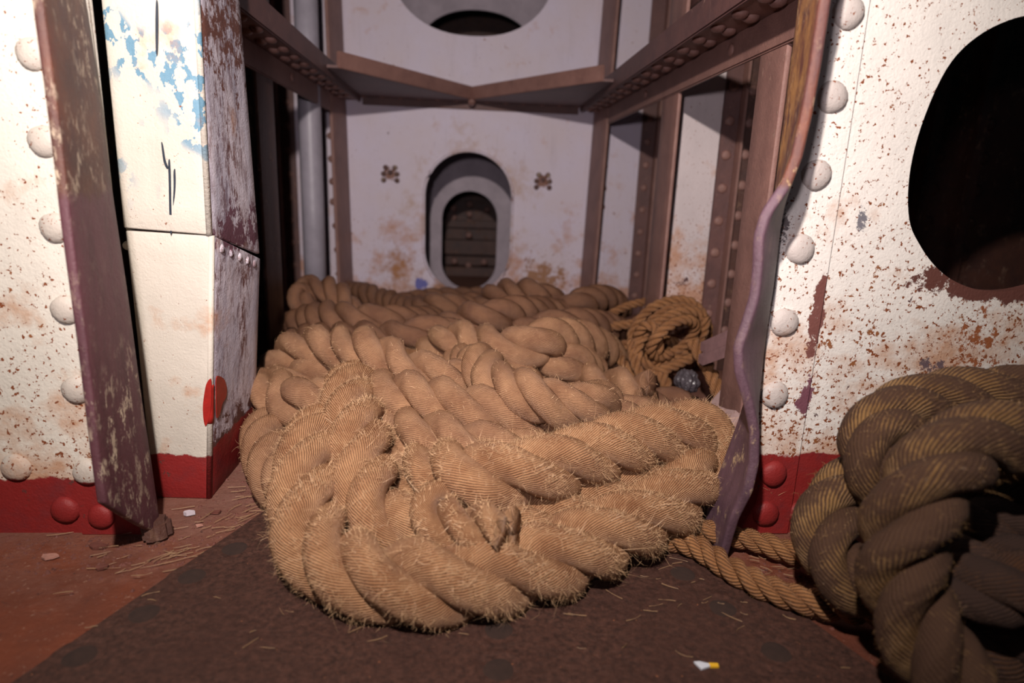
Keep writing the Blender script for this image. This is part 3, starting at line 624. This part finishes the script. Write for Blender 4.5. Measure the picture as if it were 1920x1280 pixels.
addr('tangle', tz([(1185, 640, 1.46), (1190, 680, 1.42), (1210, 715, 1.40), (1230, 745, 1.38)]), .013, 8)
addr('tangle', tz([(1235, 690, 1.44), (1248, 715, 1.40), (1250, 745, 1.38)]), .015, 8)
addr('tangle', tz([(1150, 650, 1.52), (1175, 690, 1.46), (1200, 700, 1.44), (1240, 695, 1.42), (1300, 670, 1.44)]), .013, 8)
addr('tangle', tz([(1300, 640, 1.42), (1322, 680, 1.38), (1340, 715, 1.33), (1352, 745, 1.30)]), .017, 8)
addr('tangle', tz([(1135, 660, 1.58), (1180, 645, 1.56), (1215, 635, 1.54)]), .015, 8)

# push overlapping lengths apart so that they lie on each other
def relax(keys, iters=60, tight=.90, lat=.15):
    items = [r for k in keys for r in ROPES[k]]; orig = [r[0].copy() for r in items]
    idx = np.concatenate([np.full(len(r[0]), i) for i, r in enumerate(items)]); loc = np.concatenate([np.arange(len(r[0])) for r in items])
    Rr = np.concatenate([np.full(len(r[0]), r[1]) for r in items]); pin = np.concatenate([np.full(len(r[0]), r[2]) for r in items])
    O = np.vstack(orig); X = O.copy(); off = np.cumsum([0]+[len(r[0]) for r in items])
    for it in range(iters):
        D = X[:, None]-X[None]; d = np.linalg.norm(D, axis=2)+1e-6; lim = (Rr[:, None]+Rr[None])*tight
        ok = (d < lim) & ~((idx[:, None] == idx[None]) & (np.abs(loc[:, None]-loc[None])*.012 < lim*1.9))
        w = np.where(ok, (lim-d)/d, 0)*(pin[None]/(pin[None]+pin[:, None])); cnt = np.maximum(ok.sum(1), 1)
        mv = (w[:, :, None]*D).sum(1)/np.sqrt(cnt)[:, None]*.5
        rd = X-CAMP; rd /= np.linalg.norm(rd, axis=1)[:, None]; al = (mv*rd).sum(1)[:, None]*rd; mv = al+(mv-al)*lat
        ln = np.linalg.norm(mv, axis=1); mv *= np.minimum(1, .008/np.maximum(ln, 1e-9))[:, None]
        X += mv; X += (O-X)*(.03*pin)[:, None]; X[:, 2] = np.maximum(X[:, 2], Rr*.93)
        for i in range(len(items)): smooth(X[off[i]:off[i+1]], 1, .35)
    for i, r in enumerate(items): r[0] = X[off[i]:off[i+1]].copy()
relax(['front', 'frayed', 'middle', 'cutend', 'stub', 'back'], 50, .76)
relax(['dirty', 'soiled'], 30, .80)

def build_rope(keys, name, label, mat, pitch_f=4.6, seg=20, step=.005, fib=None, cat='rope', group=None):
    lens = [x for k in keys for x in ROPES[k]]; allp = np.vstack([x[0] for x in lens]); c = allp.mean(0)
    o = empty(name, (float(c[0]), float(c[1]), float(allp[:, 2].min())-.04 if False else 0.0)); tag(o, label, cat, group); sp = []
    for P, R, _ in lens:
        Q = resample(smooth(P.copy(), 2), step); pitch = R*pitch_f; ph = rng.random()*6
        for st in rope_mesh(Q, R, pitch, ph, seg):
            link('strand', tube_me('strand', st[0], st[1], pitch, mat, 1), o); sp.append((st, R))
    if fib: 
        for (cnt, a, b, w) in fib[0]: fibres(sp, cnt, a, b, fib[1], 'loose_fibres', o, w)
    return o, sp
Z3 = lambda *a: a
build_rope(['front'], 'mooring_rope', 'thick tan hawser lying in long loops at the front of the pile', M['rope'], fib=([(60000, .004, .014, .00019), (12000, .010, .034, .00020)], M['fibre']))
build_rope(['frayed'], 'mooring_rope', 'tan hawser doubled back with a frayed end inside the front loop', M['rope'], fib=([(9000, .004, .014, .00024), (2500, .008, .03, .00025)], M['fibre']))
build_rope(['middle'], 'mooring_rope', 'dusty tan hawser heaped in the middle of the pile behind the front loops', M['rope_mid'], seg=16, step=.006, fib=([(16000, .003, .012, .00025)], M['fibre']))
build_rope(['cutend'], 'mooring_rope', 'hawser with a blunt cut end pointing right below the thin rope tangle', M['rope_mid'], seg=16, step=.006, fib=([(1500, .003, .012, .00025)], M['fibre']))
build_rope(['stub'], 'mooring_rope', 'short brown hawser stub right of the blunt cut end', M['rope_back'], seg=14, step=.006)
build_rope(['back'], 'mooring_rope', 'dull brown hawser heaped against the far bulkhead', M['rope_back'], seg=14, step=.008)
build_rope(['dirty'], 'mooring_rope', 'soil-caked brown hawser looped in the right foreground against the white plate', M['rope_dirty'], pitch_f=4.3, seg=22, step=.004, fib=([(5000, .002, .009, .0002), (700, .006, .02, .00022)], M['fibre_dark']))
build_rope(['soiled'], 'mooring_rope', 'dark dirty hawser at the right edge, shadow put into its colour', M['rope_shaded'], pitch_f=4.3, seg=18, step=.005)
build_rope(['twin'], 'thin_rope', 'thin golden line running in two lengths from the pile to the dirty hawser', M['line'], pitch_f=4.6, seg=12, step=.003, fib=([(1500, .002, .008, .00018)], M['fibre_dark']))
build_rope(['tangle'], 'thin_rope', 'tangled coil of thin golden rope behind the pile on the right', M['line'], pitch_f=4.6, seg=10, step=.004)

# ------------------------------------------------------------------ odds and ends
# slats and loose plate inside the right corner
for a, b, lb in (((1322, 655), (1425, 612), 'upper pinkish slat leaning behind the buckled bar'), ((1318, 678), (1420, 640), 'lower pinkish slat leaning behind the buckled bar')):
    p, q = aty(*a, 1.32), aty(*b, 1.12); p, q = np.array(p), np.array(q); h = np.array([0, 0, .010]); d = np.array([.0, .03, 0])
    o = prism('wooden_slat', [p-h, q-h, q+h, p+h], tuple(d), M['slat'], None, .001); tag(o, lb, 'slat')
M['pinkplate'] = painted('pinkish_loose_plate', (.50, .34, .32), None, .5, .4, .5, .3)
o = prism('loose_plate', [aty(1318, 770, 1.22), aty(1345, 815, 1.10), aty(1440, 800, .98), aty(1440, 690, 1.08), aty(1392, 680, 1.20)], (.003, .003, -.008), M['pinkplate'], None, .001); tag(o, 'pinkish worn plate lying behind the foot of the buckled bar', 'metal plate')
def crumple(name, loc, r, mat, label, cat, seed, sq=.6):
    bm = bmesh.new(); bmesh.ops.create_icosphere(bm, subdivisions=4, radius=r); rr = np.random.default_rng(seed); ks = rr.normal(0, 1, (6, 3))*2.2/r
    for v_ in bm.verts:
        s_ = sum(abs(math.sin(k@np.array(v_.co)+i)) for i, k in enumerate(ks))/6; v_.co *= .55+.75*s_; v_.co.z *= sq
    me = bpy.data.meshes.new(name); bm.to_mesh(me); bm.free(); me.materials.append(mat); o = link(name, me, None, loc); tag(o, label, cat); return o
M['plastic'] = flat_mat('crumpled_wrapper', (.09, .075, .085), .3, 60, .6)
p = aty(1288, 715, 1.33); crumple('crumpled_wrapper', (p[0], p[1], p[2]), .028, M['plastic'], 'crumpled greyish wrapper between the rope tangle and the loose plate', 'wrapper', 3, .9)
# paper scrap, white with a yellow half
p = atz(1325, 1247, .0075); M['white'] = flat_mat('white_paper', (.62, .64, .70), .6, 60, .2); M['yellow'] = flat_mat('yellow_paper', (.75, .42, .02), .5, 60, .2)
o = empty('paper_scrap', (p[0], p[1], .007)); tag(o, 'tiny torn scrap, half white and half yellow, on the dark deck plate', 'scrap')
prism('white_half', [(p[0]-.0125, p[1]+.005, .0064), (p[0]-.008, p[1]-.006, .0064), (p[0]+.003, p[1]-.002, .0064), (p[0]+.003, p[1]+.002, .0064), (p[0]-.006, p[1]+.0055, .0064)], (0, 0, .002), M['white'], o)
prism('yellow_half', [(p[0]+.003, p[1]-.003, .0064), (p[0]+.0125, p[1]-.003, .0064), (p[0]+.013, p[1]+.002, .0064), (p[0]+.003, p[1]+.003, .0064)], (0, 0, .0022), M['yellow'], o)
# flakes and crumbs on the deck
M['flake_r'] = flat_mat('rust_flake', (.16, .05, .035), .7, 80, .5); M['flake_p'] = flat_mat('pink_flake', (.45, .22, .17), .7, 80, .4); M['pebble'] = flat_mat('pale_pebble', (.62, .55, .60), .6, 80, .3)
def flake(px, py, r, mat, label, group, seed, th=.002, name='paint_flake', cat='paint flake'):
    p = atz(px, py, .003); rr = np.random.default_rng(seed); n = 7; pts = []
    for i in range(n):
        a = 2*math.pi*i/n; q = r*(.6+.6*rr.random()); pts.append((p[0]+q*math.cos(a), p[1]+q*.6*math.sin(a), .001+.0015*rr.random()))
    o = prism(name, pts, (0, 0, th), mat, None); tag(o, label, cat, group); return o
k = 0
for px, py, r, m_, lb in [(185, 1022, .013, 'flake_r', 'large curled brown flake on the deck left of the bar foot'), (95, 1043, .012, 'flake_p', 'pale pink flake on the deck below the red painted plate'), (190, 1063, .010, 'flake_r', 'dark flake lying where the straw fibres gather'),
                        (405, 960, .009, 'flake_r', 'brown flake near the foot of the box post'), (355, 963, .0075, 'pebble', 'pale grey pebble in front of the box post'), (372, 985, .006, 'flake_p', 'small reddish flake right of the bar foot')]:
    flake(px, py, r, M[m_], lb, None, k, .003 if m_ != 'pebble' else .006, 'pebble' if m_ == 'pebble' else 'paint_flake', 'pebble' if m_ == 'pebble' else 'paint flake'); k += 1
# crumbs as uncountable dirt
def crumbs(name, n, area, mat, label, rmin=.0008, rmax=.0035):
    v = []; f = []
    for i in range(n):
        x, y, z0 = area(); r = rmin+(rmax-rmin)*rng.random()**3; b = len(v)
        for a in range(5):
            q = a*1.256+rng.random()*.6; v.append((x+r*math.cos(q), y+r*math.sin(q), z0))
        v.append((x+rng.normal(0, r*.2), y, z0+r*(.5+rng.random()*.6))); f += [(b+a, b+(a+1) % 5, b+5) for a in range(5)]
    o = link(name, mesh(name, v, f, mat)); tag(o, label, 'dirt', None, 'stuff'); return o
def a_left():
    t = rng.random(); x = -.66+t*.40; y = .84-abs(rng.normal(0, .055)); return (x, y, 0.)
def a_post():
    x = -.42+rng.random()*.16; y = .86+rng.random()*.20; return (x, y, 0.)
def a_right():
    x = .36+rng.random()*.30; y = .83-abs(rng.normal(0, .09)); return (x, y, 0.)
crumbs('rust_crumbs', 900, a_left, M['flake_r'], 'rust and dirt crumbs along the foot of the left plate')
crumbs('rust_crumbs', 500, a_post, M['flake_r'], 'rust crumbs and dust in front of the box post')
crumbs('rust_crumbs', 900, a_right, M['flake_r'], 'rust and dirt crumbs along the foot of the right plate')
def straws(name, n, cx, cy, sx, sy, L, label, z0=.0035, ang=.5):
    v = []; f = []
    for i in range(n):
        x, y = cx+rng.normal(0, sx), cy+rng.normal(0, sy); a = rng.normal(ang, .5); l = L*(.3+rng.random()); w = .00016; b = len(v); cv = rng.normal(0, .25)
        for s in range(4):
            t_ = s/3-.5; xx = x+l*t_*math.cos(a+cv*t_); yy_ = y+l*t_*math.sin(a+cv*t_); v += [(xx-w*math.sin(a), yy_+w*math.cos(a), z0+.0015*rng.random()), (xx+w*math.sin(a), yy_-w*math.cos(a), z0)]
        f += [(b+2*s, b+2*s+1, b+2*s+3, b+2*s+2) for s in range(3)]
    o = link(name, mesh(name, v, f, M['straw'])); tag(o, label, 'fibres', None, 'stuff'); return o
straws('fallen_fibres', 30, -.42, .79, .05, .022, .035, 'pale rope fibres fallen on the deck by the bar foot')
straws('fallen_fibres', 50, -.33, .90, .04, .05, .03, 'pale rope fibres fallen between the box post and the pile', .004)
straws('fallen_fibres', 70, .05, .68, .25, .04, .02, 'pale rope fibres fallen on the dark deck plate', .0075, 0)
straws('fallen_fibres', 50, .42, .74, .07, .05, .02, 'pale rope fibres fallen around the two thin lines', .0075, -.4)

GROUPS = {'mooring_rope': 'thick hawsers on the deck', 'thin_rope': 'thin golden lines', 'angle_bar': 'flange bars framing the opening', 'frame_angle': 'flanges on the far bulkhead',
          'web_frame': 'transverse web frames', 'side_stringer': 'side stringers', 'stiffener': 'edge stiffeners of the far bulkhead', 'wooden_slat': 'pinkish slats', 'paint_flake': 'flakes on the deck', 'stud_cluster': 'rusty stud clusters'}
for o in bpy.data.objects:
    if o.parent is None and 'label' in o and o.name.split('.')[0] in GROUPS: o['group'] = GROUPS[o.name.split('.')[0]]
